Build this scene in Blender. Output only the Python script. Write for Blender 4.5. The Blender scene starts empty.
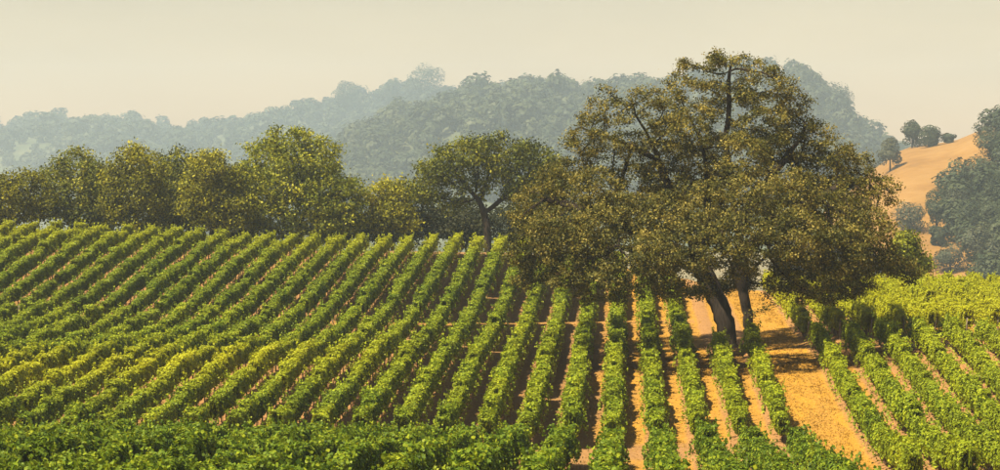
import bpy, math, random
import numpy as np
R = math.radians
rng = np.random.default_rng(7)
random.seed(7)
scene = bpy.context.scene
COL = scene.collection

# ------------------------------------------------------------------ camera, sky, sun, exposure
F = 2000.0            # focal length in photo pixels (photo is 1000 px wide)
VX, VY = 626.0, 200.0 # where the row direction / horizon sits in the photo
cam_d = bpy.data.cameras.new('camera')
cam = bpy.data.objects.new('camera', cam_d); COL.objects.link(cam)
cam.location = (0, 0, 0); cam.rotation_euler = (R(90), 0, 0)
cam_d.sensor_width = 36.0; cam_d.sensor_fit = 'HORIZONTAL'
cam_d.lens = 36.0 * F / 1000.0
cam_d.shift_x = (500 - VX) / 1000.0
cam_d.shift_y = (VY - 235) / 1000.0
cam_d.clip_start = 1.0; cam_d.clip_end = 9000
scene.camera = cam

SUN_EL, SUN_AZ = 56.0, -130.0      # azimuth from +Y, clockwise (to the right) positive
sd = (math.sin(R(SUN_AZ)) * math.cos(R(SUN_EL)), math.cos(R(SUN_AZ)) * math.cos(R(SUN_EL)), math.sin(R(SUN_EL)))
world = bpy.data.worlds.new('World'); scene.world = world; world.use_nodes = True
wn = world.node_tree.nodes; wl = world.node_tree.links
for n in list(wn): wn.remove(n)
sky = wn.new('ShaderNodeTexSky'); sky.sky_type = 'NISHITA'; sky.sun_disc = False
sky.sun_elevation = R(SUN_EL); sky.sun_rotation = R(SUN_AZ)
sky.air_density = 2.0; sky.dust_density = 0.7; sky.ozone_density = 0.5; sky.altitude = 100
tint = wn.new('ShaderNodeMix'); tint.data_type = 'RGBA'; tint.blend_type = 'MULTIPLY'
tint.inputs[0].default_value = 1.0
tint.inputs[7].default_value = (0.95, 0.76, 0.69, 1)
bg = wn.new('ShaderNodeBackground'); bg.inputs[1].default_value = 0.0425
wo = wn.new('ShaderNodeOutputWorld')
wtc = wn.new('ShaderNodeTexCoord'); wmp = wn.new('ShaderNodeMapping'); wmp.inputs['Scale'].default_value = (1, 1, 5)
wnz = wn.new('ShaderNodeTexNoise'); wnz.inputs['Scale'].default_value = 5.0; wnz.inputs['Detail'].default_value = 5
wmr = wn.new('ShaderNodeMapRange'); wmr.inputs[1].default_value = 0.3; wmr.inputs[2].default_value = 0.7; wmr.inputs[3].default_value = 0.93; wmr.inputs[4].default_value = 1.07
wsc = wn.new('ShaderNodeVectorMath'); wsc.operation = 'SCALE'      # uneven thin high cloud over the whole sky
wl.new(wtc.outputs['Generated'], wmp.inputs[0]); wl.new(wmp.outputs[0], wnz.inputs['Vector']); wl.new(wnz.outputs[0], wmr.inputs[0])
wl.new(sky.outputs[0], wsc.inputs[0]); wl.new(wmr.outputs[0], wsc.inputs['Scale'])
wl.new(wsc.outputs[0], tint.inputs[6]); wl.new(tint.outputs[2], bg.inputs[0]); wl.new(bg.outputs[0], wo.inputs[0])

sun_d = bpy.data.lights.new('sun', 'SUN'); sun_d.energy = 5.0; sun_d.angle = R(0.7); sun_d.color = (1.0, 0.86, 0.64)
sun = bpy.data.objects.new('sun', sun_d); COL.objects.link(sun)
from mathutils import Vector
sun.rotation_euler = Vector(sd).to_track_quat('Z', 'Y').to_euler()

vs = scene.view_settings
vs.view_transform = 'Standard'; vs.look = 'None'; vs.exposure = 1.45; vs.gamma = 1.0; vs.use_curve_mapping = False
scene.render.engine = 'CYCLES'
cy = scene.cycles
cy.use_denoising = True
try: cy.denoiser = 'OPENIMAGEDENOISE'
except Exception: pass
cy.max_bounces = 8; cy.diffuse_bounces = 3; cy.glossy_bounces = 2; cy.transmission_bounces = 4
cy.transparent_max_bounces = 8; cy.volume_bounces = 1
cy.sample_clamp_indirect = 6

# ------------------------------------------------------------------ helpers
def P(px, py, Y):
    """photo pixel + distance -> world point"""
    return np.array([(px - VX) * Y / F, Y, (VY - py) * Y / F])

def tag(o, label=None, cat=None, group=None, kind=None):
    if label: o['label'] = label
    if cat: o['category'] = cat
    if group: o['group'] = group
    if kind: o['kind'] = kind
    return o

def empty(name, loc):
    o = bpy.data.objects.new(name, None); COL.objects.link(o)
    o.location = [float(c) for c in loc]; o.empty_display_size = 0.3
    return o

def mesh_from(name, V, quads=None, tris=None, tint=None, smooth=False):
    me = bpy.data.meshes.new(name)
    V = np.asarray(V, dtype=np.float32)
    q = np.zeros((0, 4), np.int32) if quads is None else np.asarray(quads, np.int32)
    t = np.zeros((0, 3), np.int32) if tris is None else np.asarray(tris, np.int32)
    nq, nt = len(q), len(t)
    me.vertices.add(len(V)); me.vertices.foreach_set('co', V.ravel())
    me.loops.add(nq * 4 + nt * 3)
    me.loops.foreach_set('vertex_index', np.concatenate([q.ravel(), t.ravel()]).astype(np.int32))
    me.polygons.add(nq + nt)
    starts = np.concatenate([np.arange(nq) * 4, nq * 4 + np.arange(nt) * 3]).astype(np.int32)
    me.polygons.foreach_set('loop_start', starts)
    if smooth: me.polygons.foreach_set('use_smooth', np.ones(nq + nt, dtype=bool))
    if tint is not None:
        a = me.attributes.new('tint', 'FLOAT', 'FACE'); a.data.foreach_set('value', np.asarray(tint, np.float32))
    me.update(calc_edges=True); me.validate()
    return me

def obj(name, me, mat=None, parent=None, loc=None):
    o = bpy.data.objects.new(name, me); COL.objects.link(o)
    if mat is not None and len(me.materials) == 0: me.materials.append(mat)
    if parent is not None: o.parent = parent
    if loc is not None: o.location = [float(c) for c in loc]
    return o

def smooth(a, b, x):
    t = np.clip((x - a) / (b - a), 0, 1); return t * t * (3 - 2 * t)

def vnoise(x, y, seed=0):
    """cheap smooth value noise, about -1..1"""
    x = np.asarray(x, float); y = np.asarray(y, float)
    xi = np.floor(x).astype(int); yi = np.floor(y).astype(int)
    fx = x - xi; fy = y - yi
    fx = fx * fx * (3 - 2 * fx); fy = fy * fy * (3 - 2 * fy)
    def h(a, b):
        n = (a * 374761393 + b * 668265263 + seed * 2147483) & 0x7fffffff
        n = ((n ^ (n >> 13)) * 1274126177) & 0x7fffffff
        return ((n ^ (n >> 16)) & 0xffff) / 32767.5 - 1
    return (h(xi, yi) * (1 - fx) + h(xi + 1, yi) * fx) * (1 - fy) + (h(xi, yi + 1) * (1 - fx) + h(xi + 1, yi + 1) * fx) * fy

def fbm(x, y, seed=0, o=4):
    s = 0; a = 1
    for i in range(o):
        s = s + a * vnoise(x * 2 ** i, y * 2 ** i, seed + i); a *= 0.5
    return s / 1.6

# ------------------------------------------------------------------ materials
def new_mat(name):
    m = bpy.data.materials.new(name); m.use_nodes = True
    nt = m.node_tree
    for n in list(nt.nodes): nt.nodes.remove(n)
    out = nt.nodes.new('ShaderNodeOutputMaterial')
    return m, nt, out

class NB:
    """tiny node-graph builder"""
    def __init__(s, nt): s.nt = nt
    def n(s, t, **kw):
        x = s.nt.nodes.new(t)
        for k, v in kw.items(): setattr(x, k, v)
        return x
    def link(s, a, b): s.nt.links.new(a, b)
    def math(s, op, a, b=None, c=None):
        x = s.n('ShaderNodeMath', operation=op)
        for i, v in enumerate((a, b, c)):
            if v is None: continue
            if hasattr(v, 'is_linked'): s.link(v, x.inputs[i])
            else: x.inputs[i].default_value = v
        return x.outputs[0]
    def mix(s, f, a, b):
        x = s.n('ShaderNodeMix', data_type='RGBA')
        for sock, v in ((x.inputs[0], f), (x.inputs[6], a), (x.inputs[7], b)):
            if hasattr(v, 'is_linked'): s.link(v, sock)
            else: sock.default_value = v if not isinstance(v, tuple) else (v + (1,) if len(v) == 3 else v)
        return x.outputs[2]
    def noise(s, vec, scale, detail=3, rough=0.55):
        x = s.n('ShaderNodeTexNoise'); x.inputs['Scale'].default_value = scale
        x.inputs['Detail'].default_value = detail; x.inputs['Roughness'].default_value = rough
        if vec is not None: s.link(vec, x.inputs['Vector'])
        return x.outputs[0]
    def ramp(s, fac, stops):
        x = s.n('ShaderNodeValToRGB'); cr = x.color_ramp
        while len(cr.elements) < len(stops): cr.elements.new(0.5)
        for e, (p, c) in zip(cr.elements, stops):
            e.position = p; e.color = c + (1,) if len(c) == 3 else c
        s.link(fac, x.inputs[0]); return x.outputs[0]

def leaf_mat(name, dark, mid, light, transl=0.3, objcol=None, patch=0.35, gloss=0.12):
    """foliage: colour by per-leaf random value and by patches; thin leaves let light through"""
    m, nt, out = new_mat(name); b = NB(nt)
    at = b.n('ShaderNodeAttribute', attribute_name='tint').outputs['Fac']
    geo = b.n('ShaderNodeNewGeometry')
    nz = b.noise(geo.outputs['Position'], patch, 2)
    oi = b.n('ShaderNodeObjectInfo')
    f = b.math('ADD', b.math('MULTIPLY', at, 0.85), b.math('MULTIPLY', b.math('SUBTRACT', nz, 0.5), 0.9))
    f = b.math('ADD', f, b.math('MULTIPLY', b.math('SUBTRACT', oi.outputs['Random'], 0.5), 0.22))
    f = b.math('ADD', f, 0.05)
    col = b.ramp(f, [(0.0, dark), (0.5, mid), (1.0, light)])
    if objcol:   # vines: object colour mixes in a yellow and a dark tone
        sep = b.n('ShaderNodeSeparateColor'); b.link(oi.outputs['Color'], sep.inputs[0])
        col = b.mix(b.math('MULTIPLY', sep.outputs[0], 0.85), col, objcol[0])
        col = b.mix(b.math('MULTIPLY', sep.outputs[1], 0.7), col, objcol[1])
    pb = b.n('ShaderNodeBsdfPrincipled'); pb.inputs['Roughness'].default_value = 0.55
    pb.inputs['Specular IOR Level'].default_value = gloss
    tr = b.n('ShaderNodeBsdfTranslucent')
    b.link(col, pb.inputs['Base Color'])
    br = b.n('ShaderNodeMix', data_type='RGBA', blend_type='MULTIPLY'); br.inputs[0].default_value = 1
    b.link(col, br.inputs[6]); br.inputs[7].default_value = (1.5, 1.35, 0.6, 1)
    b.link(br.outputs[2], tr.inputs['Color'])
    mx = b.n('ShaderNodeMixShader'); mx.inputs[0].default_value = transl
    b.link(pb.outputs[0], mx.inputs[1]); b.link(tr.outputs[0], mx.inputs[2]); b.link(mx.outputs[0], out.inputs[0])
    return m

def bark_mat(name, a, c):
    m, nt, out = new_mat(name); b = NB(nt)
    tc = b.n('ShaderNodeTexCoord').outputs['Object']
    mp = b.n('ShaderNodeMapping'); mp.inputs['Scale'].default_value = (5, 5, 1.2); b.link(tc, mp.inputs['Vector'])
    nz = b.noise(mp.outputs[0], 1.6, 5, 0.65)
    pb = b.n('ShaderNodeBsdfPrincipled'); pb.inputs['Roughness'].default_value = 0.95; pb.inputs['Specular IOR Level'].default_value = 0.08
    b.link(b.ramp(nz, [(0.3, a), (0.7, c)]), pb.inputs['Base Color'])
    bp = b.n('ShaderNodeBump'); bp.inputs['Strength'].default_value = 0.8; bp.inputs['Distance'].default_value = 0.08
    b.link(nz, bp.inputs['Height']); b.link(bp.outputs[0], pb.inputs['Normal'])
    b.link(pb.outputs[0], out.inputs[0])
    return m

M_BARK = bark_mat('oak_bark', (0.014, 0.011, 0.008), (0.045, 0.034, 0.025))
M_TRUNK = bark_mat('vine_wood', (0.05, 0.033, 0.022), (0.15, 0.10, 0.07))
M_POST = bark_mat('post_wood', (0.12, 0.09, 0.065), (0.26, 0.21, 0.16))
M_VINE = leaf_mat('vine_leaf', (0.020, 0.046, 0.003), (0.125, 0.195, 0.008), (0.36, 0.40, 0.018), 0.26,
                  objcol=((0.36, 0.36, 0.008), (0.030, 0.060, 0.005)), patch=0.5, gloss=0.15)
M_OAK = leaf_mat('oak_leaf', (0.012, 0.016, 0.004), (0.075, 0.076, 0.012), (0.29, 0.235, 0.050), 0.22, patch=0.28)
M_WOOD = [leaf_mat('grove_leaf_a', (0.018, 0.022, 0.004), (0.175, 0.180, 0.010), (0.42, 0.38, 0.025), 0.3, patch=0.22),
          leaf_mat('grove_leaf_b', (0.016, 0.022, 0.004), (0.125, 0.150, 0.010), (0.36, 0.35, 0.025), 0.3, patch=0.22),
          leaf_mat('grove_leaf_c', (0.016, 0.020, 0.005), (0.100, 0.120, 0.012), (0.30, 0.28, 0.025), 0.28, patch=0.22),
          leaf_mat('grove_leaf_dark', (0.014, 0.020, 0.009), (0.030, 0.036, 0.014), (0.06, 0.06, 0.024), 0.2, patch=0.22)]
M_FAR = leaf_mat('hill_leaf', (0.018, 0.028, 0.012), (0.034, 0.046, 0.020), (0.060, 0.070, 0.030), 0.15, patch=0.03)
M_FARP = leaf_mat('hill_leaf_pale', (0.03, 0.038, 0.02), (0.06, 0.066, 0.034), (0.11, 0.105, 0.055), 0.15, patch=0.05)

S = 2.5               # row spacing (m)
def soil_material():
    m, nt, out = new_mat('vineyard_soil'); b = NB(nt)
    pos = b.n('ShaderNodeNewGeometry').outputs['Position']
    sx = b.n('ShaderNodeSeparateXYZ'); b.link(pos, sx.inputs[0])
    x, y = sx.outputs[0], sx.outputs[1]
    mp = b.n('ShaderNodeMapping'); mp.inputs['Scale'].default_value = (1, 0.25, 1); b.link(pos, mp.inputs['Vector'])
    streak = b.noise(mp.outputs[0], 1.1, 5, 0.6)
    fine = b.noise(pos, 4.5, 4, 0.65)
    big = b.noise(pos, 0.13, 3)
    # distance to nearest row line (rows at X = k*S - 0.75)
    wob = b.math('MULTIPLY', b.math('SUBTRACT', streak, 0.5), 0.5)
    fr = b.math('FRACT', b.math('DIVIDE', b.math('ADD', b.math('ADD', x, 0.75 + 250 * S), wob), S))
    dist = b.math('MULTIPLY', b.math('ABSOLUTE', b.math('SUBTRACT', fr, 0.5)), 2.0)   # 1 on the row, 0 mid-alley
    berm = b.ramp(fine, [(0.25, (0.18, 0.092, 0.034)), (0.75, (0.32, 0.180, 0.068))])
    till = b.ramp(fine, [(0.25, (0.14, 0.074, 0.027)), (0.75, (0.27, 0.155, 0.055))])
    straw = b.ramp(fine, [(0.2, (0.20, 0.105, 0.015)), (0.55, (0.34, 0.18, 0.022)), (0.85, (0.43, 0.26, 0.038))])
    edge = b.ramp(dist, [(0.42, (0, 0, 0)), (0.62, (1, 1, 1))])
    # straw-sown alleys lie right of about X=-2, and the wide track
    right = b.ramp(b.math('ADD', b.math('MULTIPLY', x, 0.1), b.math('ADD', b.math('MULTIPLY', b.math('SUBTRACT', big, 0.5), 0.8), 0.6)), [(0.35, (0, 0, 0)), (0.6, (1, 1, 1))])
    wide = b.math('MULTIPLY', b.math('GREATER_THAN', x, 10.1), b.math('LESS_THAN', x, 13.3))
    sfac = b.math('MULTIPLY', right, b.math('ADD', 0.35, b.math('MULTIPLY', big, 0.9)))
    mid = b.mix(sfac, till, straw)
    col = b.mix(edge, mid, berm)
    wn_ = b.noise(mp.outputs[0], 0.6, 4, 0.6)
    wcol = b.mix(b.ramp(wn_, [(0.38, (0, 0, 0)), (0.62, (1, 1, 1))]), straw, b.mix(0.25, straw, berm))
    wd = b.math('ABSOLUTE', b.math('SUBTRACT', b.math('ADD', x, wob), 11.75))
    wf = b.ramp(wd, [(0.0, (1, 1, 1)), (1.0, (1, 1, 1))])
    wmask = b.n('ShaderNodeMapRange'); wmask.inputs[1].default_value = 1.75; wmask.inputs[2].default_value = 2.2
    wmask.inputs[3].default_value = 1; wmask.inputs[4].default_value = 0; b.link(wd, wmask.inputs[0])
    col = b.mix(wmask.outputs[0], col, wcol)
    # the crossing track: bare reddish earth
    def band(c, h, soft):
        r = b.n('ShaderNodeMapRange'); r.inputs[1].default_value = h; r.inputs[2].default_value = h + soft
        r.inputs[3].default_value = 1; r.inputs[4].default_value = 0
        b.link(b.math('ABSOLUTE', b.math('SUBTRACT', b.math('ADD', y, wob), c)), r.inputs[0]); return r.outputs[0]
    lt = b.math('LESS_THAN', x, 6.0)
    col = b.mix(b.math('MULTIPLY', band(174.6, 0.9, 0.8), lt), col, b.mix(0.35, berm, straw))
    gt = b.math('GREATER_THAN', x, 13.2)
    col = b.mix(b.math('MULTIPLY', band(154.5, 1.2, 1.0), gt), col, b.mix(0.3, berm, straw))
    col = b.mix(b.math('MULTIPLY', band(116.0, 2.2, 1.5), b.math('LESS_THAN', x, 10.0)), col, b.mix(0.3, berm, till))
    # beyond the crest: dry dull grass
    far = b.n('ShaderNodeMapRange'); far.inputs[1].default_value = 219; far.inputs[2].default_value = 224; b.link(y, far.inputs[0])
    col = b.mix(far.outputs[0], col, (0.12, 0.10, 0.045))
    pb = b.n('ShaderNodeBsdfPrincipled'); pb.inputs['Roughness'].default_value = 0.95
    pb.inputs['Specular IOR Level'].default_value = 0.1
    b.link(col, pb.inputs['Base Color'])
    bp = b.n('ShaderNodeBump'); bp.inputs['Strength'].default_value = 0.9; bp.inputs['Distance'].default_value = 0.10
    b.link(b.math('ADD', fine, streak), bp.inputs['Height']); b.link(bp.outputs[0], pb.inputs['Normal'])
    b.link(pb.outputs[0], out.inputs[0])
    return m
M_SOIL = soil_material()

def grass_hill_mat(name, a, c, d):
    m, nt, out = new_mat(name); b = NB(nt)
    pos = b.n('ShaderNodeNewGeometry').outputs['Position']
    n1 = b.noise(pos, 0.025, 5, 0.6); n2 = b.noise(pos, 0.16, 6, 0.7)
    f = b.math('ADD', b.math('MULTIPLY', n1, 0.55), b.math('MULTIPLY', n2, 0.45))
    pb = b.n('ShaderNodeBsdfPrincipled'); pb.inputs['Roughness'].default_value = 0.95
    pb.inputs['Specular IOR Level'].default_value = 0.1
    b.link(b.ramp(f, [(0.32, a), (0.5, c), (0.68, d)]), pb.inputs['Base Color'])
    bp = b.n('ShaderNodeBump'); bp.inputs['Strength'].default_value = 0.6; bp.inputs['Distance'].default_value = 0.6
    b.link(n2, bp.inputs['Height']); b.link(bp.outputs[0], pb.inputs['Normal'])
    b.link(pb.outputs[0], out.inputs[0]); return m
M_GOLD = grass_hill_mat('dry_grass_hill', (0.14, 0.072, 0.018), (0.205, 0.112, 0.028), (0.25, 0.150, 0.048))
M_HILL = grass_hill_mat('wooded_hill_floor', (0.035, 0.05, 0.025), (0.06, 0.07, 0.035), (0.10, 0.10, 0.05))
M_VALLEY = grass_hill_mat('valley_floor', (0.10, 0.09, 0.045), (0.15, 0.125, 0.06), (0.22, 0.17, 0.08))

# ------------------------------------------------------------------ terrain
PL = np.array([(20, -8.6), (45, -9.9), (60, -10.7), (70, -11.3), (85, -12.3), (100, -13.65), (110, -14.7), (115, -14.85), (120, -14.65), (126, -14.3),
               (145, -12.75), (155, -12.45), (165, -11.9), (174, -11.1), (190, -9.0), (205, -6.9), (215, -5.9), (222, -5.75), (232, -6.2), (250, -8.0), (280, -14), (320, -24), (420, -40)])
PR = np.array([(20, -9.2), (45, -10.4), (60, -12.6), (70, -13.3), (85, -14.0), (100, -14.55), (108, -14.6), (116, -14.3), (124, -13.75),
               (135, -12.6), (147, -11.2), (156, -10.9), (170, -10.4), (185, -9.75), (197, -9.4), (208, -9.7), (225, -11), (250, -15), (280, -20), (320, -28), (420, -40)])
def crv(tab):
    ys = np.arange(20, 421, 1.0); z = np.interp(ys, tab[:, 0], tab[:, 1])
    k = np.exp(-np.linspace(-2, 2, 9) ** 2); k /= k.sum()
    zp = np.pad(z, 4, mode='edge')
    return ys, np.convolve(zp, k, 'valid')
YL, ZL = crv(PL); YR, ZR = crv(PR)
def hz(X, Y, detail=False):
    X = np.asarray(X, float); Y = np.asarray(Y, float)
    w = smooth(-14, 24, X)
    z = np.interp(Y, YL, ZL) * (1 - w) + np.interp(Y, YR, ZR) * w
    up = smooth(176, 214, Y)
    z = z + up * 1.5 * smooth(-26, -68, X) - up * 0.25 * smooth(-30, -5, X)
    z = z + 0.10 * vnoise(X / 14, Y / 14, 3)
    if detail:
        d = np.abs(((X + 0.75 + 250 * S) / S) % 1 - 0.5) * 2
        z = z + 0.10 * smooth(0.45, 0.8, d) * (np.abs(X - 11.75) > 1.6)
        z = z + 0.035 * fbm(X * 1.3, Y * 1.3, 11, 3)
        ridge = smooth(2.5, 4.5, X) * (1 - smooth(13.5, 15, X))
        wv = 0.25 * vnoise(X * 0.5, Y * 0, 21)
        for c in (142.6, 150.2):
            z = z + ridge * (0.16 * np.exp(-((Y + wv - c - 0.5) / 0.28) ** 2) - 0.20 * np.exp(-((Y + wv - c + 0.15) / 0.3) ** 2))
    return z

def grid_mesh(name, xs, ys, zf, smooth_=True):
    XX, YY = np.meshgrid(xs, ys); ZZ = zf(XX, YY)
    V = np.stack([XX, YY, ZZ], -1).reshape(-1, 3)
    nx, ny = len(xs), len(ys)
    i = np.arange(ny - 1)[:, None] * nx + np.arange(nx - 1)[None, :]
    q = np.stack([i, i + 1, i + nx + 1, i + nx], -1).reshape(-1, 4)
    return mesh_from(name, V, q, smooth=smooth_)

xs = np.concatenate([np.arange(-160, -75, 2.0), np.arange(-75, 48, 0.42), np.arange(48, 131, 2.0)])
ys = np.concatenate([np.arange(-30, 60, 3.0), np.arange(60, 100, 1.0), np.arange(100, 160, 0.36), np.arange(160, 222, 0.6), np.arange(222, 421, 3.0)])
tag(obj('vineyard_ground', grid_mesh('vineyard_ground', xs, ys, lambda x, y: hz(x, y, True)), M_SOIL), kind='structure',
    label='red and straw coloured soil of the vineyard slope')

def valley_z(x, y):
    return -41.5 + 0.8 * vnoise(x / 90, y / 90, 5) - 3.0 * smooth(0, 1, (y < 430) * (np.abs(x) < 190) * 1.0)
gx = np.concatenate([[-6000, -3000, -1500], np.arange(-900, 901, 50.0), [1800, 3000, 6000]])
gy = np.concatenate([[-1500, -600], np.arange(-200, 1600, 50.0), [2200, 3200, 4800, 7500]])
tag(obj('ground', grid_mesh('ground', gx, gy, valley_z), M_VALLEY), kind='structure', label='dull dry valley floor beyond the vineyard')

# hills: skyline given in photo pixels at a distance
def hill(name, D, sky, front, back, mat, seed, rough, base=-42, nx=150, ny=70, label=None, drop=0.0):
    sky = np.array(sky, float); sky[:, 1] += drop
    sx = (sky[:, 0] - VX) * D / F; sz = (VY - sky[:, 1]) * D / F
    def zf(x, y):
        r = np.interp(VX + F * x / np.maximum(y, 1.0), sky[:, 0], sz)
        t = np.where(y < D, (y - (D - front)) / front, 1 - (y - D) / back)
        t = np.clip(t, 0, 1)
        p = np.where(y < D, np.sin(t * math.pi / 2) ** 1.15, smooth(0, 1, t))
        n = rough * fbm(x * 16 / D, y * 16 / D, seed, 4) * np.clip(t * 1.3, 0, 1) * np.where(y < D, np.clip((D - y) / 40, 0.15, 1), 0.4)
        return base + (r - base) * p + n
    xs = np.linspace(sx[0], sx[-1], nx); ys = np.linspace(D - front, D + back, ny)
    o = obj(name, grid_mesh(name, xs, ys, zf), mat); tag(o, label, kind='structure')
    return zf
far_sky = [(-420, 150), (-200, 134), (-60, 131), (0, 129), (60, 125), (110, 121), (150, 119), (165, 124), (210, 124), (250, 117), (290, 112), (320, 109), (345, 100), (370, 104),
           (395, 90), (430, 86), (460, 92), (520, 96), (620, 105), (760, 120), (950, 150), (1300, 190)]
zfar = hill('far_hill', 3600, far_sky, 1000, 300, M_HILL, 31, 40, label='pale hazy wooded far ridge', drop=9)
mid_sky = [(200, 225), (270, 200), (320, 165), (355, 138), (390, 120), (430, 106), (455, 97), (480, 88), (520, 82), (560, 81), (600, 85), (640, 81), (700, 82), (760, 82), (800, 82),
           (822, 95), (845, 112), (868, 134), (890, 155), (920, 180), (1000, 205), (1200, 225)]
zmid = hill('wooded_hill', 2500, mid_sky, 900, 260, M_HILL, 41, 36, label='wooded hill in haze behind the oak', drop=11)
gold_sky = [(800, 232), (840, 200), (870, 172), (895, 153), (910, 147), (935, 144), (955, 141), (975, 133), (1000, 125), (1040, 112), (1120, 100), (1300, 105), (1600, 150)]
zgold = hill('golden_hill', 1000, gold_sky, 430, 260, M_GOLD, 51, 2.5, label='dry golden grass hillside', nx=120, ny=80)

def hit(zf, px, py, y0, y1):
    """first point where the view ray of a photo pixel meets a height function"""
    Y = np.linspace(y0, y1, 1500); p = np.stack([(px - VX) * Y / F, Y, (VY - py) * Y / F], -1)
    below = p[:, 2] <= zf(p[:, 0], p[:, 1])
    i = int(np.argmax(below)) if below.any() else len(Y) - 1
    x, y = p[i, 0], p[i, 1]
    return np.array([x, y, float(zf(np.array([x]), np.array([y]))[0])])

# ------------------------------------------------------------------ plants
def leaf_quads(C, N, size, jit=0.35, aspect=0.62, rg=rng):
    """one bent-diamond leaf per centre, facing N"""
    n = len(C)
    N = N / np.maximum(np.linalg.norm(N, axis=1, keepdims=True), 1e-6)
    T = rg.normal(size=(n, 3)); T -= (T * N).sum(1, keepdims=True) * N
    T /= np.maximum(np.linalg.norm(T, axis=1, keepdims=True), 1e-6)
    B = np.cross(N, T)
    s = (size * (1 + jit * rg.uniform(-1, 1, n)))[:, None]
    V = np.stack([C - T * s * 0.5, C - B * s * aspect * 0.5 + T * s * 0.08 + N * s * 0.09, C + T * s * 0.5, C + B * s * aspect * 0.5 + T * s * 0.08 + N * s * 0.09], 1)
    return V.reshape(-1, 3), np.arange(n * 4).reshape(n, 4)

def tube(path, rad, sides):
    """tapered tube through a path; returns verts, quads"""
    path = np.asarray(path, float); n = len(path)
    d = np.gradient(path, axis=0); d /= np.maximum(np.linalg.norm(d, axis=1, keepdims=True), 1e-6)
    up = np.where(np.abs(d[:, 2:3]) > 0.9, np.array([[1.0, 0, 0]]), np.array([[0, 0, 1.0]]))
    a = np.cross(d, up); a /= np.maximum(np.linalg.norm(a, axis=1, keepdims=True), 1e-6)
    for i in range(1, n):      # keep the frame from twisting
        v = a[i - 1] - d[i] * (a[i - 1] @ d[i]); a[i] = v / max(np.linalg.norm(v), 1e-6)
    bb = np.cross(d, a)
    th = np.arange(sides) * 2 * math.pi / sides
    V = path[:, None, :] + np.asarray(rad)[:, None, None] * (a[:, None, :] * np.cos(th)[None, :, None] + bb[:, None, :] * np.sin(th)[None, :, None])
    i = np.arange(n - 1)[:, None] * sides; j = np.arange(sides)[None, :]; k = (j + 1) % sides
    q = np.stack([i + j, i + k, i + sides + k, i + sides + j], -1).reshape(-1, 4)
    return V.reshape(-1, 3), q

def join(parts):
    Vs, Qs, o = [], [], 0
    for V, q in parts:
        Vs.append(V); Qs.append(q + o); o += len(V)
    return np.concatenate(Vs), np.concatenate(Qs)

def colonize(attr, start_paths, step, infl, kill, iters, rg, droop=0.0):
    """space colonisation: grow limbs from start_paths towards the attractor cloud"""
    nodes = []; par = []
    for path, attach in start_paths:
        for i, p in enumerate(path):
            if i == 0 and attach is not None: par.append(attach)
            elif i == 0: par.append(-1)
            else: par.append(len(nodes) - 1)
            nodes.append(p)
    nodes = [np.array(p, float) for p in nodes]
    A = attr.copy(); 
    N = np.array(nodes)
    dm = np.linalg.norm(A[:, None] - N[None], axis=2); near = dm.argmin(1); nd = dm.min(1)
    for it in range(iters):
        if len(A) == 0: break
        act = nd < infl
        if not act.any():
            act = nd <= np.sort(nd)[min(20, len(nd) - 1)]
        ids = np.unique(near[act])
        new = []; newp = []
        vec = A - N[near]; vec /= np.maximum(nd[:, None], 1e-6)
        sums = np.zeros((len(N), 3)); np.add.at(sums, near[act], vec[act])
        for i in ids:
            d = sums[i] + rg.normal(size=3) * 0.18; d[2] -= droop
            l = np.linalg.norm(d)
            if l < 1e-3: continue
            new.append(N[i] + d / l * step); newp.append(i)
        if not new: break
        new = np.array(new); b = len(N)
        N = np.concatenate([N, new]); par.extend(newp)
        dn = np.linalg.norm(A[:, None] - new[None], axis=2)
        j = dn.argmin(1); m = dn.min(1)
        upd = m < nd; near[upd] = b + j[upd]; nd[upd] = m[upd]
        keep = nd > kill
        A, near, nd = A[keep], near[keep], nd[keep]
    return N, np.array(par)

def skeleton_mesh(N, par, rmin, rmax_trunk, power=2.05, second=None):
    n = len(N); kids = [[] for _ in range(n)]
    for i, p in enumerate(par):
        if p >= 0: kids[p].append(i)
    r = np.zeros(n)
    for i in range(n - 1, -1, -1):
        if not kids[i]: r[i] = rmin
        else: r[i] = sum(r[k] ** power for k in kids[i]) ** (1 / power)
    sc = rmax_trunk / r[0]
    r = np.where(r > rmin * 1.5, rmin + (r - rmin) * (rmax_trunk - rmin) / (r[0] - rmin), r)
    if second:
        for i in range(second[0], second[0] + 12): r[i] *= second[1]
    for i in range(n):                       # root flare
        if N[i, 2] < 1.6 and r[i] > 0.15: r[i] *= 1 + 0.55 * max(0, 1 - max(N[i, 2], 0) / 1.3) ** 2
    parts = []; stack = [(-1, i) for i in range(n) if par[i] < 0]
    while stack:
        p, i = stack.pop()
        path = [] if p < 0 else [p]; rad = [] if p < 0 else [min(r[p], r[i] * 1.15)]
        while True:
            path.append(i); rad.append(r[i])
            if not kids[i]: break
            ks = sorted(kids[i], key=lambda k: -r[k])
            for k in ks[1:]: stack.append((i, k))
            i = ks[0]
        if len(path) < 2: continue
        rad = np.array(rad); rad[-1] *= 0.5
        s = 9 if rad[0] > 0.25 else (6 if rad[0] > 0.1 else 4)
        pts = N[path]
        parts.append(tube(pts, rad, s))
    return join(parts), r, kids

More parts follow.
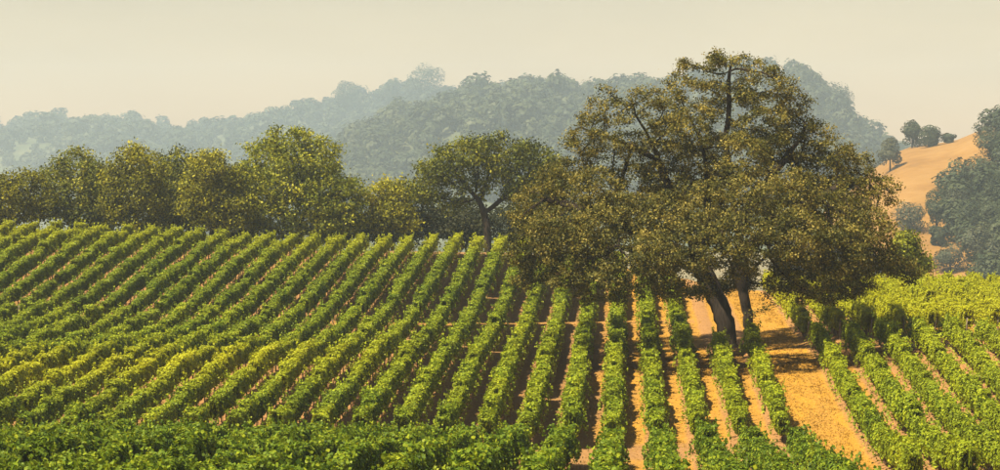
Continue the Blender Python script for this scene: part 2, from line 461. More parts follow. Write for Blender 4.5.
def blob_points(blobs, n, rg, shell=0.0):
    """points spread through a set of ellipsoids (cx,cy,cz,rx,ry,rz)"""
    b = np.array(blobs, float); vol = np.prod(b[:, 3:6], axis=1) ** 0.8
    if b.shape[1] > 6: vol = vol * b[:, 6]
    pick = rg.choice(len(b), n, p=vol / vol.sum())
    d = rg.normal(size=(n, 3)); d /= np.linalg.norm(d, axis=1, keepdims=True)
    u = rg.uniform(0, 1, n) ** (1 / 3); u = shell + (1 - shell) * u
    return b[pick, :3] + d * u[:, None] * b[pick, 3:6]

def make_tree(name, label, cat, base, blobs, trunks, n_attr, n_leaf, leaf, spread, mat, step, infl, kill, rtrunk,
              seed, group=None, rmin=0.03, up=0.35, droop=0.0, iters=90, thin=None, second=None):
    rg = np.random.default_rng(seed)
    base = np.asarray(base, float)
    A = blob_points(blobs, n_attr, rg, 0.25)
    N, par = colonize(A, trunks, step, infl, kill, iters, rg, droop)
    (V, q), r, kids = skeleton_mesh(N, par, rmin, rtrunk, second=second)
    root = empty(name, base); tag(root, label, cat, group)
    obj('trunk', mesh_from('trunk', V, q, smooth=True), M_BARK, root)
    tips = np.where((r < rmin * 3.2))[0]
    tips = tips[N[tips, 2] > 0.12 * N[:, 2].max()]
    w = np.where(np.array([len(kids[i]) == 0 for i in tips]), 2.2, 1.0)
    if thin: w = w * np.where(N[tips, 2] > thin[0], thin[1], 1.0)
    c = rg.choice(tips, n_leaf, p=w / w.sum())
    g = rg.normal(size=(n_leaf, 3)) * spread * np.array([1, 1, 0.62])
    C = N[c] + g
    cen = np.array(blobs)[:, :3].mean(0)
    nrm = rg.normal(size=(n_leaf, 3)) * 0.75 + g / spread * 0.35 + np.array([0, 0, up])
    out_ = C - cen; nrm += 0.3 * out_ / np.maximum(np.linalg.norm(out_, axis=1, keepdims=True), 1e-6)
    LV, LQ = leaf_quads(C, nrm, leaf, rg=rg)
    tint = np.clip(rg.beta(2, 2.2, n_leaf) + 0.25 * rg.normal(size=len(N))[c] * 0.6, 0, 1)
    obj('crown', mesh_from('crown', LV, LQ, tint=tint), mat, root)
    return root

# ---- the vines: a few plants, copied along every row
def vine_mesh(i):
    rg = np.random.default_rng(100 + i)
    L = 2.3; n = 1500
    # irregular hull: rounded box with lumps and shoots
    yy = rg.uniform(-L / 2, L / 2, n)
    lump = 1 + 0.16 * np.sin(yy * 3.1 + i) + 0.12 * np.sin(yy * 6.7 + 2 * i + 1)
    th = rg.uniform(-0.35 * math.pi, 1.35 * math.pi, n)
    rad = 0.62 + 0.38 * rg.uniform(0, 1, n) ** 0.6
    top = 1.0 + 0.16 * np.sin(yy * 2.3 + 1.7 * i)
    x = np.sign(np.cos(th)) * np.abs(np.cos(th)) ** 0.75 * 0.42 * rad * lump
    z = 1.38 + np.sign(np.sin(th)) * np.abs(np.sin(th)) ** 0.75 * np.where(np.sin(th) > 0, 0.70 * top, 0.72) * rad
    C = np.stack([x, yy, z], 1)
    Nn = np.stack([np.cos(th), rg.normal(size=n) * 0.25, np.sin(th) + 0.4], 1) + rg.normal(size=(n, 3)) * 0.36
    # hanging and upright shoots
    sh = []
    for k in range(9):
        y0 = rg.uniform(-L / 2, L / 2); sgn = rg.choice([-1, 1]); m = 12
        t = np.linspace(0, 1, m)
        if k < 5: p = np.stack([sgn * (0.25 + 0.2 * t) + 0 * t, y0 + 0.25 * rg.normal() * t, 1.95 + rg.uniform(0.15, 0.5) * t], 1)
        else: p = np.stack([sgn * (0.5 + 0.25 * np.sin(t * 2)), y0 + 0.4 * rg.normal() * t, 1.5 - 0.75 * t], 1)
        sh.append(p + rg.normal(size=(m, 3)) * 0.06)
    sh = np.concatenate(sh); C = np.concatenate([C, sh])
    Nn = np.concatenate([Nn, rg.normal(size=(len(sh), 3)) + [0, 0, 0.5]])
    sz = np.full(len(C), 0.155)
    V, q = leaf_quads(C, Nn, sz, 0.35, 0.85, rg)
    # leaves of the inner canopy
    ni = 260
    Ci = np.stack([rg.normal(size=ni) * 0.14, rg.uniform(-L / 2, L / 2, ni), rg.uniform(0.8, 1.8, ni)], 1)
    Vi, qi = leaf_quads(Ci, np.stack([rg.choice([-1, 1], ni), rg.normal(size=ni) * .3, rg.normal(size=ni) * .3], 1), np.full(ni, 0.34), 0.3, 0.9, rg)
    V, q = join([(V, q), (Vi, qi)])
    tint = np.clip(rg.beta(2, 2, len(q)), 0, 1); tint[-ni:] *= 0.4  # canopy shade painted in: inner leaves get a darker tint
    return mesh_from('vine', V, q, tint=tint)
VINES = [vine_mesh(i) for i in range(10)]
for me in VINES: me.materials.append(M_VINE)

def post_mesh():
    V, q = tube([(0, 0, -0.25), (0.01, 0, 0.6), (0.0, 0.01, 1.1), (0.015, 0, 1.6)], [0.055, 0.053, 0.05, 0.048], 8)
    n = len(V); V = np.concatenate([V, [[0.015, 0, 1.61]]])
    t = [[n - 8 + i, n - 8 + (i + 1) % 8, n] for i in range(8)]
    return mesh_from('end_post', V, q, t, smooth=False)
POST = post_mesh(); POST.materials.append(M_POST)

ONES = ['', 'first', 'second', 'third', 'fourth', 'fifth', 'sixth', 'seventh', 'eighth', 'ninth', 'tenth', 'eleventh', 'twelfth', 'thirteenth',
        'fourteenth', 'fifteenth', 'sixteenth', 'seventeenth', 'eighteenth', 'nineteenth']
def ordinal(n):
    if n < 20: return ONES[n]
    t = {2: 'twent', 3: 'thirt', 4: 'fort'}[n // 10]
    return t + 'ieth' if n % 10 == 0 else t + 'y-' + ONES[n % 10]

def in_view(X, Y, z, m=45):
    px = VX + F * X / Y; py = VY - F * z / Y
    return -m < px < 1000 + m and py - 2.6 * F / Y < 470 + 30

n_vines = 0
def vine_row(X, y0, y1, label, group, yellow, dark):
    """one row of vines of one block, from y0 (near) to y1 (far)"""
    global n_vines
    pitch = 1.62; ys = np.arange(y0 + pitch / 2, y1, pitch)
    spots = [y for y in ys if in_view(X, y, float(hz(X, y)))]
    if not spots: return
    z0 = float(hz(X, spots[0])); o0 = np.array([X, spots[0], z0])
    root = empty('vine_row', o0); tag(root, label, 'vine row', group)
    segs = []
    for y in spots:
        if random.random() < 0.018 and y not in (spots[0], spots[-1]): continue      # a dead vine's gap
        yj = y + random.uniform(-.15, .15); xj = X + random.uniform(-.07, .07)
        z = float(hz(xj, yj)); sl = float(hz(X, y + 0.8) - hz(X, y - 0.8)) / 1.6
        v = obj('vine', random.choice(VINES), None, root, np.array([xj, yj, z]) - o0)
        flip = random.choice((0, math.pi))
        v.rotation_euler = ((math.atan(sl) if not flip else -math.atan(sl)), random.uniform(-.05, .05), flip + random.uniform(-.06, .06))
        s = random.uniform(0.9, 1.1) * (random.uniform(0.68, 0.85) if random.random() < 0.035 else 1); vg = 1 + 0.09 * float(vnoise(X / 6, y / 6, 8))
        v.scale = (s * vg, 1.0, s * vg * random.uniform(0.93, 1.06))
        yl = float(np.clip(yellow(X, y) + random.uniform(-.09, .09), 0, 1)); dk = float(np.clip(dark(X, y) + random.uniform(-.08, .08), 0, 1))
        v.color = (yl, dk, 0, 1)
        n_vines += 1
        p = np.array([xj, yj, z]) - o0
        bx, by = random.uniform(-.05, .05), random.uniform(-.1, .1)
        segs.append(tube([p + [0, 0, -.15], p + [bx, by, .4], p + [bx * .3, by * .5, .8], p + [bx, -by, 1.15]], [.05, .042, .038, .03], 5))
        segs.append(tube([p + [.07, .05, -.1], p + [.07, .05, 1.6]], [.016, .014], 4))
    pts = [np.array([X, y, float(hz(X, y)) + 0.55]) - o0 for y in np.linspace(spots[0], spots[-1], max(4, len(spots) // 2))]
    segs.append(tube(pts, [.012] * len(pts), 4))
    V, q = join(segs)
    tag(obj('vine_trunks', mesh_from('vine_trunks', V, q), M_TRUNK, root), kind='stuff')
    for y, lean in ((y0 - 0.35, 0.07), (y1 + 0.35, -0.07)):
        if y0 < 130 and y == y0 - 0.35: continue
        if in_view(X, y, float(hz(X, y))):
            e = obj('end_post', POST, None, root, np.array([X, y, float(hz(X, y))]) - o0); e.rotation_euler = (lean, random.uniform(-.04, .04), random.uniform(0, 3))

def yl_left(X, y):
    b = math.exp(-((y - (137 + 0.10 * (X + 45))) / 8.5) ** 2) * float(smooth(-12, -30, np.array(X)))
    t = math.exp(-((y - 212) / 9.0) ** 2) * 0.45
    return 0.22 + 0.75 * b + t + 0.14 * float(vnoise(X / 9, y / 9, 14))
def yl_right(X, y): return 0.8 + 0.15 * float(vnoise(X / 8, y / 8, 15))
def yl_low(X, y): return 0.26 + 0.15 * float(vnoise(X / 8, y / 8, 16))
def none(X, y): return 0.0
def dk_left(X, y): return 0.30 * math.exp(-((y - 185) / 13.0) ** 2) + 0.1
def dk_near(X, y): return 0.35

for k in range(-31, 22):
    X = k * S - 0.75
    if k == 5: continue                       # the wide straw track takes this row's place
    if k < 5:
        n = 4 - k if k < 4 else 0             # counted from the oak trunk, leftwards
        up_l = 'vine row above the cross track, ' + (ordinal(n) + ' to the left of the oak trunk' if n else 'just right of the oak trunk')
        lo_l = 'vine row below the cross track, ' + (ordinal(n) + ' to the left of the oak trunk' if n else 'bordering the wide straw track beside the oak')
        y1 = 217 - 2.0 * float(smooth(-30, -60, np.array(X)))
        if k < 3: vine_row(X, 175.7, y1 - 10 * float(smooth(-14, 12, np.array(X))), up_l, 'vine rows above the cross track', yl_left, dk_left)
        vine_row(X, 117.5 if k > -6 else 118.5, 173.5 if k < 3 else 147.5, lo_l, 'vine rows below the cross track', yl_left if k < -4 else yl_low, none)
    else:
        n = k - 5
        vine_row(X, 157.5, 201.0, 'yellow-green vine row on the crest, ' + ordinal(n) + ' right of the wide straw track', 'yellow-green vine rows at the crest', yl_right, none)
        vine_row(X, 98.0, 151.5, 'green vine row on the lower slope, ' + ordinal(n) + ' right of the wide straw track', 'vine rows on the lower slope right of the straw track', yl_low, none)
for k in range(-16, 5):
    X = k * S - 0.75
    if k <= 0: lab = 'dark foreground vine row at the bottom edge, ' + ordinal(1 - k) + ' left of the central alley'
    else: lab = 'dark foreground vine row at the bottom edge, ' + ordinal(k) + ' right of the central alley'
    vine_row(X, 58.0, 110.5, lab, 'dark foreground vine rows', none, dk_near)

# ---- dry grass and weeds on the track and in the sown alleys
def dry_grass():
    rg = np.random.default_rng(77); n = 26000
    X = np.where(rg.uniform(0, 1, n) < 0.25, rg.uniform(10.0, 13.5, n), rg.uniform(-14, 40, n)); Y = rg.uniform(102, 200, n) ** 1.0
    d = np.abs(((X + 0.75 + 250 * S) / S) % 1 - 0.5) * 2
    patch = fbm(X * 0.5, Y * 0.35, 5, 3)
    keep = ((np.abs(X - 11.75) < 1.7) | (d < 0.75)) & (patch > -0.15 + 0.5 * rg.uniform(-1, 1, n))
    X, Y = X[keep], Y[keep]; n = len(X); Z = hz(X, Y, True)
    Vs = []
    for b_ in range(4):
        a = rg.uniform(0, 6.28, n); h = rg.uniform(0.04, 0.14, n); l = rg.uniform(0.04, 0.16, n)
        base = np.stack([X + rg.normal(size=n) * .05, Y + rg.normal(size=n) * .05, Z - .01], 1)
        sd_ = np.stack([np.cos(a + 1.57), np.sin(a + 1.57), 0 * a], 1) * 0.025
        tip = base + np.stack([np.cos(a) * l, np.sin(a) * l, h], 1)
        Vs.append(np.stack([base - sd_, base + sd_, tip], 1))
    V = np.concatenate(Vs).reshape(-1, 3); t = np.arange(len(V)).reshape(-1, 3)
    return mesh_from('dry_grass', V, None, t, tint=rg.uniform(0, 1, len(t)))
M_DRY = leaf_mat('dry_grass', (0.18, 0.10, 0.02), (0.30, 0.18, 0.03), (0.42, 0.28, 0.06), 0.2, patch=0.8)
tag(obj('dry_grass', dry_grass(), M_DRY), 'dry straw coloured grass on the track and between the rows', 'grass', kind='stuff')

# ---- the big oak
OB = np.array([8.35, 150.0, 0.0]); OB[2] = float(hz(OB[0], OB[1])) - 0.1
def oak_blobs():
    # photo px, py, radius px, depth offset m, density
    lace = [(730, 78, 34, 0), (700, 100, 30, 1), (755, 90, 26, -1), (735, 118, 34, 2), (785, 112, 26, 1), (690, 130, 30, -2), (808, 98, 10, 0), (760, 130, 32, -3), (722, 60, 16, 0), (744, 66, 14, 1), (688, 72, 12, 0),
        (612, 106, 24, 0), (592, 120, 18, 1), (640, 100, 20, -1), (660, 118, 20, 2), (585, 138, 20, 0), (622, 136, 26, -2), (648, 145, 26, 1), (815, 130, 18, 1), (822, 128, 12, 2), (670, 150, 28, 3), (570, 160, 22, 1), (548, 172, 12, 0), (600, 160, 24, 2),
        (690, 80, 24, 1), (770, 86, 24, -1), (714, 64, 20, 1), (756, 70, 18, 0), (796, 100, 20, 1), (668, 100, 22, 0), (672, 130, 26, -1), (570, 142, 8, 0), (800, 140, 28, 0), (700, 160, 30, 2)]
    full = [(838, 152, 20, -1), (780, 150, 30, 2), (745, 158, 30, -4), (706, 170, 28, 4), (660, 175, 24, 0), (630, 178, 24, 3), (856, 168, 20, 1), (878, 186, 18, 0), (890, 200, 10, 2), (898, 186, 5, 1), (820, 172, 30, 2), (850, 195, 28, -1),
        (560, 182, 24, 0), (595, 188, 26, -4), (540, 205, 26, 2), (532, 235, 24, 0), (560, 232, 30, -6), (595, 230, 30, -8), (630, 212, 28, -6), (540, 265, 24, 1), (572, 268, 26, -6),
        (532, 286, 12, 0), (521, 214, 16, 1), (518, 250, 17, -1), (522, 278, 13, 1), (902, 268, 16, 0), (914, 274, 10, 0), (612, 272, 26, -9), (668, 215, 28, -8), (655, 255, 30, -10), (700, 205, 30, -8), (700, 245, 32, -11), (742, 200, 30, -8), (745, 240, 32, -11), (790, 195, 32, -7),
        (795, 238, 34, -10), (835, 215, 30, -5), (842, 248, 32, -7), (870, 228, 28, -3), (880, 258, 22, -2), (894, 262, 14, 0), (856, 278, 20, -5), (820, 282, 22, -8), (784, 280, 18, -8), (690, 280, 22, -9), (650, 286, 17, -8), (672, 292, 15, -7), (702, 294, 12, -8), (765, 288, 12, 5), (735, 282, 16, 6), (728, 286, 12, 9), (745, 278, 16, 9), (712, 290, 12, 8), (800, 292, 14, -6), (830, 296, 12, -6), (852, 290, 14, -4), (620, 294, 12, -6), (585, 294, 12, -4),
        (740, 268, 18, -9), (560, 225, 30, 7), (610, 220, 34, 8), (670, 210, 34, 9), (730, 200, 36, 10), (790, 205, 36, 9), (845, 225, 30, 7), (600, 262, 24, 7), (840, 262, 24, 6), (660, 262, 24, 9), (790, 260, 24, 9)]
    out = []
    for rows, k in ((lace, 0.30), (full, 1.0)):
        for px, py, r, dy in rows:
            Y = OB[1] + dy; p = P(px, py, Y) - OB; rr = r * Y / F
            out.append((p[0], p[1], p[2], rr, rr * 1.15, rr * 0.92, k))
    return out
def oq(px, py, dy): return tuple(P(px, py, OB[1] + dy) - OB)
def opath(pts, n=3):
    p = np.array([oq(*q) for q in pts]); t = np.linspace(0, len(p) - 1, (len(p) - 1) * n + 1)
    return [tuple(np.array([np.interp(v, np.arange(len(p)), p[:, i]) for i in range(3)]) + rng.normal(size=3) * 0.06) for v in t]
PATHS = [(opath([(728, 348, 0), (727, 332, 0), (724, 316, 0), (719, 302, .1), (711, 286, .3), (700, 264, .6), (690, 238, .8)]), None)]        # 0..18
PATHS.append((opath([(750, 342, 1.0), (749, 328, 1.0), (748, 314, 1.0), (745, 300, .9), (742, 284, .8), (741, 256, .6), (738, 228, .2)]), None))   # 19..37
PATHS += [(opath([(753, 315, .8), (765, 309, .6), (777, 303, 0), (792, 292, -1.0), (810, 275, -2)], 2), 19 + 5),
          (opath([(683, 222, .6), (672, 196, .4), (666, 172, .2), (652, 144, 0), (636, 116, 0)], 2), 18),
          (opath([(655, 158, .6), (630, 146, 1), (604, 136, 1), (580, 128, 1)], 2), 18 + 19 + 9 + 4),
          (opath([(700, 240, 2), (708, 205, 3), (706, 170, 2), (698, 130, 1)], 2), 16),
          (opath([(734, 205, 0), (732, 176, 0), (726, 140, 0), (730, 100, 0), (728, 72, 0)], 2), 37),
          (opath([(750, 205, -1), (772, 176, -1), (792, 150, 0), (806, 128, 0)], 2), 36),
          (opath([(768, 228, -2), (800, 208, -3), (836, 190, -2), (862, 180, 0)], 2), 34),
          (opath([(672, 246, -2), (640, 232, -4), (606, 218, -4), (572, 206, -2), (548, 200, 0)], 2), 16),
          (opath([(676, 262, -3), (652, 254, -6), (620, 246, -8)], 2), 14),
          (opath([(700, 252, -3), (712, 236, -6), (730, 224, -8)], 2), 14)]
oak = make_tree('oak_tree', 'huge broad oak with olive bronze leaves and two dark trunks among the vines', 'tree', OB, oak_blobs(),
          PATHS, 7500, 265000, np.full(265000, 0.176), 0.27, M_OAK, 0.40, 2.6, 0.50, 0.72, 11, rmin=0.018, iters=120, thin=(9.5, 0.8), second=(19, 0.72))

# ---- the grove behind the crest
def grove_tree(name, label, blobs_px, Y, trunk_px, n_attr, n_leaf, mat, seed, leaf=0.33, rtr=0.35, spread=0.55, ground=None, cat='tree', group='trees behind the crest', dj=0.5):
    bx, by = trunk_px; n_leaf = int(n_leaf * 1.4)
    b = P(bx, by, Y); b[2] = float(hz(b[0], b[1])) - 0.2
    rg = np.random.default_rng(seed + 500)
    blobs = []
    for px, py, r in blobs_px:
        rr = r * Y / F
        for s_ in (-1, 1):
            dy = s_ * rg.uniform(0.1, dj) * rr * 1.6
            p = P(px, py, Y + dy) - b
            blobs.append((p[0], p[1], p[2], rr, rr * 1.2, rr * 0.9))
    for px, py, r in list(blobs_px):
        for _ in range(2):
            a_ = rg.uniform(0, 2 * math.pi); q2 = r * rg.uniform(0.22, 0.4); rr = q2 * Y / F
            p = P(px + math.cos(a_) * r * 0.95, py + math.sin(a_) * r * 0.85, Y + rg.uniform(-1, 1) * r * Y / F) - b
            blobs.append((p[0], p[1], p[2], rr, rr, rr * .85))
    top = min(p[1] for p in blobs_px); hgt = (VY - top) * Y / F - b[2]
    cx = np.mean([q_[0] for q_ in blobs])
    ts = np.linspace(0, 0.26, 5)
    tr = [(cx * 0.5 * t / 0.26 * 0.6 + 0.12 * math.sin(7 * t + seed), 0.1 * math.cos(9 * t), t * hgt) for t in ts]
    return make_tree(name, label, cat, b, blobs, [(tr, None)], n_attr, n_leaf, np.full(n_leaf, leaf), spread, mat, 0.5, 4.0, 0.8, rtr, seed, group, rmin=0.03, iters=80)

GT = [
 ('deciduous_tree', 'pale green tree standing at the left edge of the photo behind the crest', [(8, 190, 20), (28, 182, 16), (-14, 196, 22), (20, 212, 18), (-5, 222, 18), (40, 200, 14)], 236, (12, 240), 700, 9000, 0, 1),
 ('deciduous_tree', 'brownish round-topped tree, second from left in the grove behind the crest', [(74, 165, 20), (95, 178, 20), (55, 182, 18), (72, 195, 24), (105, 200, 18), (48, 208, 18), (85, 218, 20)], 241, (76, 240), 800, 11000, 2, 2),
 ('deciduous_tree', 'yellow-green tree with a knobbly top, third from left in the grove', [(134, 160, 20), (120, 178, 18), (152, 172, 16), (138, 190, 24), (115, 208, 18), (155, 208, 18), (135, 222, 18)], 238, (134, 242), 800, 11000, 0, 3),
 ('deciduous_tree', 'dark olive tree between the knobbly tree and the yellowish forked tree', [(180, 165, 18), (165, 182, 18), (190, 185, 18), (175, 204, 20), (195, 215, 18), (170, 222, 16)], 246, (178, 243), 700, 9000, 2, 4),
 ('deciduous_tree', 'yellowish tree with a forked pale trunk, just left of the great dome-shaped tree', [(208, 165, 18), (225, 178, 18), (200, 188, 18), (222, 198, 20), (205, 212, 18), (235, 215, 16), (190, 205, 14)], 234, (212, 243), 800, 10000, 0, 5),
 ('deciduous_tree', 'great dome-shaped green tree, tallest of the grove behind the crest', [(290, 148, 24), (265, 160, 22), (318, 158, 24), (250, 180, 20), (285, 180, 30), (325, 185, 28), (345, 195, 22), (260, 205, 24), (300, 210, 28), (340, 215, 26), (270, 225, 18), (320, 228, 18), (355, 222, 14), (275, 140, 14), (308, 142, 14)], 238, (298, 244), 1700, 26000, 1, 6),
 ('deciduous_tree', 'small yellow-green tree between the dome-shaped tree and the spreading oak', [(388, 190, 14), (402, 194, 14), (376, 200, 12), (395, 210, 18), (380, 222, 14), (410, 222, 12)], 240, (392, 245), 500, 6500, 0, 7),
 ('spreading_oak', 'dark spreading oak with a leaning trunk, behind the crest left of the huge oak', [(470, 152, 20), (495, 148, 18), (445, 160, 18), (525, 154, 18), (548, 165, 18), (430, 176, 16), (460, 172, 18), (500, 170, 18), (530, 180, 18), (420, 194, 12), (440, 192, 14), (556, 186, 14), (515, 192, 14), (480, 188, 12), (452, 204, 12), (540, 202, 14)], 233, (487, 250), 1300, 15000, 2, 8),
]
for nm, lab, bl, Y, tp, na, nl, mi, sdn in GT:
    grove_tree(nm, lab, bl, Y, tp, na, nl, M_WOOD[mi], sdn, rtr=0.42 if len(bl) > 10 else 0.26)
GF = [('deciduous_tree', 'dark tree filling the gap between the brownish tree and the knobbly-topped tree', [(104, 182, 14), (98, 200, 16), (112, 212, 16), (104, 226, 14)], 252, (105, 242), 350, 5000, 2, 31),
      ('deciduous_tree', 'dark tree filling the gap between the knobbly-topped tree and the dark olive tree', [(160, 176, 14), (155, 195, 16), (166, 212, 16), (160, 226, 14)], 253, (160, 242), 350, 5000, 1, 32),
      ('deciduous_tree', 'dark tree filling the gap left of the great dome-shaped tree', [(240, 176, 15), (236, 196, 18), (248, 212, 16), (238, 226, 14)], 251, (240, 242), 350, 5000, 1, 33)]
for nm, lab, bl, Y, tp, na, nl, mi, sdn in GF:
    grove_tree(nm, lab, bl, Y, tp, na, nl, M_WOOD[mi], sdn, rtr=0.22)
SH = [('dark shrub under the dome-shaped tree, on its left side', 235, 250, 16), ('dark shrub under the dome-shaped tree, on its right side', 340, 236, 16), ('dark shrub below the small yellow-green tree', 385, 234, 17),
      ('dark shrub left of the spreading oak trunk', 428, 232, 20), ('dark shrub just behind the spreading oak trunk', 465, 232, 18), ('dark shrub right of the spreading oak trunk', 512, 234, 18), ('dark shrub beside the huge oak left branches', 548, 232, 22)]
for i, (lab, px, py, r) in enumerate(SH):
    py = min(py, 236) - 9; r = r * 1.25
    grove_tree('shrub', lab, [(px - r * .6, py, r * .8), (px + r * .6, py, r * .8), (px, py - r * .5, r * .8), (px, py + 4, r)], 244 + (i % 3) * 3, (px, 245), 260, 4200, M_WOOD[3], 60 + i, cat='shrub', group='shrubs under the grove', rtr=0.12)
grove_tree('small_tree', 'small round green tree at the crest, right of the huge oak', [(905, 250, 13), (915, 262, 13), (900, 268, 13), (912, 276, 11), (906, 240, 9)], 206, (908, 300), 500, 8000, M_WOOD[1], 90, cat='tree', leaf=0.3, rtr=0.16, group='trees behind the crest')

# ---- trees on the hills
def far_tree_arrays(seed, n, h, w, flat=0.8, leaf=1.0):
    rg = np.random.default_rng(seed)
    nb = 20
    bl = [(0, 0, h * 0.6, w * 0.33, w * 0.33, h * 0.3)]
    for i in range(nb):
        a = rg.uniform(0, 2 * math.pi); rr = rg.uniform(0.15, 0.36) * w; zz = h * rg.uniform(0.15, 0.86); s = rg.uniform(0.11, 0.19) * w
        rr *= 1 - 0.5 * max(0, zz / h - 0.6) / 0.3
        bl.append((rr * math.cos(a), rr * math.sin(a), zz, s, s, s * flat))
    C = blob_points(bl, n, rg, 0.72)
    C = np.maximum(C, [-1e9, -1e9, 0.02 * h])
    cen = np.array([0, 0, h * 0.5]); d = C - cen
    N = d / np.linalg.norm(d, axis=1, keepdims=True) + rg.normal(size=(n, 3)) * 0.28 + [0, 0, 0.25]
    V, q = leaf_quads(C, N, np.full(n, leaf), 0.4, 0.8, rg)
    return V, q, np.clip(rg.beta(2, 2, n), 0, 1)

def forest(name, label, zf, D0, D1, px0, px1, count, h, nleaf, leaf, mat, seed, keep=None):
    rg = np.random.default_rng(seed)
    variants = [far_tree_arrays(seed * 10 + i, nleaf, 1.0, 1.0, leaf=leaf / h) for i in range(7)]
    Vs, Qs, Ts, o, made = [], [], [], 0, 0
    pts = []
    tries = 0
    while made < count and tries < count * 12:
        tries += 1
        Y = rg.uniform(D0, D1); px = rg.uniform(px0, px1); X = (px - VX) * Y / F
        if keep is not None and not keep(X, Y, px): continue
        z = float(zf(np.array([X]), np.array([Y]))[0])
        if VY - F * (z + h * 1.3) / Y > 300: continue
        hh = h * (0.55 + 0.85 * rg.uniform() ** 1.8); ww = hh * rg.uniform(0.85, 1.25)
        if pts and np.min(np.hypot(*(np.array(pts[-600:])[:, :2] - [X, Y]).T)) < h * 0.33: continue
        pts.append((X, Y))
        V, q, t = variants[made % 7]
        a = rg.uniform(0, 6.28); ca, sa = math.cos(a), math.sin(a)
        W = np.stack([(V[:, 0] * ca - V[:, 1] * sa) * ww + X, (V[:, 0] * sa + V[:, 1] * ca) * ww + Y, V[:, 2] * hh + z - 0.4], 1)
        Vs.append(W); Qs.append(q + o); o += len(W); Ts.append(np.clip(t * 0.35 + rg.uniform(0, 0.7), 0, 1)); made += 1
    o_ = obj(name, mesh_from(name, np.concatenate(Vs), np.concatenate(Qs), tint=np.concatenate(Ts)), mat)
    tag(o_, label, 'forest', kind='stuff')
forest('far_ridge_woods', 'pale hazy woods covering the far ridge', zfar, 2850, 3650, -60, 640, 1150, 28, 190, 5.0, M_FAR, 3)
forest('hillside_woods', 'blue-grey woods covering the hill behind the oak', zmid, 1750, 2550, 200, 920, 1600, 25, 250, 3.6, M_FAR, 4)

def hill_tree(name, label, zf, px, py, hpx, wpx, y0, y1, seed, mat, group, nleaf=900, flat=0.8):
    b = hit(zf, px, py, y0, y1); Y = b[1]; h = hpx * Y / F; w = wpx * Y / F
    V, q, t = far_tree_arrays(seed, nleaf, h, w, flat, leaf=1.7 * Y / F)
    root = empty(name, b); tag(root, label, 'tree', group)
    obj('crown', mesh_from('crown', V, q, tint=t), mat, root)
    tv, tq = tube([(0, 0, -0.5), (0.1, 0, h * .2), (0, .1, h * .45), (.1, .1, h * .7)], [w * .035, w * .028, w * .02, w * .008], 6)
    obj('trunk', mesh_from('trunk', tv, tq, smooth=True), M_BARK, root)

FT = [(zfar, 'umbrella-shaped hazy tree standing alone on the pale far ridge', 290, 116, 20, 27, 3000, 3640, M_FAR, 0.6),
      (zfar, 'tall hazy tree on the pale ridge, right of the umbrella-shaped one', 347, 114, 36, 36, 3000, 3640, M_FAR, 0.9),
      (zfar, 'largest hazy tree crown on the skyline left of centre', 425, 106, 42, 54, 3000, 3640, M_FAR, 0.9),
      (zfar, 'hazy tree on the skyline just left of the largest crown', 388, 110, 30, 34, 3000, 3640, M_FAR, 0.9),
      (zmid, 'dark hazy tree clump on the skyline at the right end of the wooded hill', 868, 130, 28, 34, 1900, 2540, M_FAR, 0.9),
      (zmid, 'dark hazy tree crown on the skyline right of the huge oak top', 835, 112, 30, 46, 1900, 2540, M_FAR, 0.9),
      (zmid, 'dark hazy tree crown nearest the huge oak on the skyline', 800, 100, 28, 50, 1900, 2540, M_FAR, 0.9)]
for i, (zf, lab, px, py, hh, ww, y0, y1, mt, fl) in enumerate(FT):
    hill_tree('hazy_tree', lab, zf, px, py, hh, ww, y0, y1, 300 + i, mt, 'hazy trees on the skyline', 2400, fl)
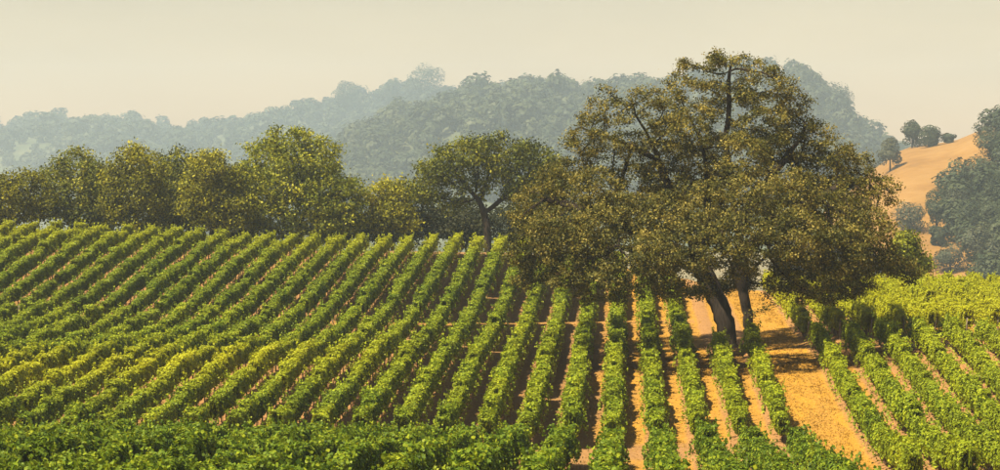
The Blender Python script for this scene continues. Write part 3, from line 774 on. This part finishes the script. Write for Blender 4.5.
HT = [('dark round tree on the golden ridge, left of its pair', 912, 148, 30, 26, M_FAR), ('dark low tree on the golden ridge, right of its pair', 930, 147, 22, 30, M_FAR),
      ('small dark bush on the golden ridge beside the paired trees', 949, 143, 10, 16, M_FAR),
      ('tall dark tree at the top right edge of the golden hill', 992, 172, 46, 44, M_FAR), ('dark tree just below the top right edge of the golden hill', 975, 192, 40, 40, M_FAR),
      ('dark tree at the right edge above the vines', 1000, 215, 46, 48, M_FAR), ('upright dark tree in the middle of the golden slope', 936, 236, 54, 34, M_FAR),
      ('grey-green tree beside the upright tree on the golden slope', 955, 226, 40, 36, M_FARP), ('dark shrubby tree low on the golden slope near the huge oak', 910, 232, 28, 44, M_FARP),
      ('small tree low on the pale earth of the golden slope', 938, 246, 22, 22, M_FAR), ('round grey-green tree low at right below the dark trees', 975, 262, 40, 44, M_FARP),
      ('dusty green tree in the lower right corner of the hill', 1000, 272, 42, 44, M_FARP), ('dark tree filling the gap right of the golden slope', 968, 236, 40, 38, M_FAR),
      ('grey-green bush at the foot of the golden slope', 950, 272, 26, 40, M_FARP), ('dark tree at the far right halfway down the hill', 1012, 245, 46, 40, M_FAR),
      ('dark bushy tree on the right slope between taller trees', 990, 236, 36, 36, M_FAR),
      ('pale feathery tree at the left foot of the golden ridge', 890, 172, 38, 30, M_FARP), ('pale tree partly behind the huge oak on its right side', 868, 168, 34, 40, M_FARP)]
for i, (lab, px, py, hh, ww, mt) in enumerate(HT):
    hill_tree('hillside_tree', lab, zgold, px, py, hh, ww, 580, 1060, 400 + i, mt, 'trees on the golden hillside', 3000, 0.85)

forest('hillside_thicket', 'grey-green thicket of trees on the right flank of the golden hill', zgold, 600, 990, 945, 1060, 190, 11.5, 420, 1.05, M_FAR, 6,
       keep=lambda X, Y, px: px > 980 + 20 * math.sin(Y / 31.0) - (24 if Y < 770 else 0) and Y < 890)
# ------------------------------------------------------------------ the hazy air
hv = [(-3800, -400, -48), (3800, -400, -48), (3800, 3930, -48), (-3800, 3930, -48), (-3800, -400, 264), (3800, -400, 264), (3800, 3930, 264), (-3800, 3930, 264)]
hq = [(3, 2, 1, 0), (4, 5, 6, 7), (0, 1, 5, 4), (1, 2, 6, 5), (2, 3, 7, 6), (3, 0, 4, 7)]
hm, hnt, hout = new_mat('haze_air')
pv = hnt.nodes.new('ShaderNodeVolumePrincipled')
pv.inputs['Color'].default_value = (0.66, 0.84, 1.0, 1); pv.inputs['Density'].default_value = 0.00018; pv.inputs['Anisotropy'].default_value = 0.15
hnt.links.new(pv.outputs[0], hout.inputs['Volume'])
tag(obj('haze', mesh_from('haze', hv, hq), hm), 'pale smoky haze hanging in the valley', 'haze', kind='stuff')
print('vines', n_vines, 'objects', len(bpy.data.objects), 'tris', sum(sum(len(p.vertices) - 2 for p in m.polygons) if len(m.polygons) < 100 else len(m.loops) - 2 * len(m.polygons) for m in bpy.data.meshes))
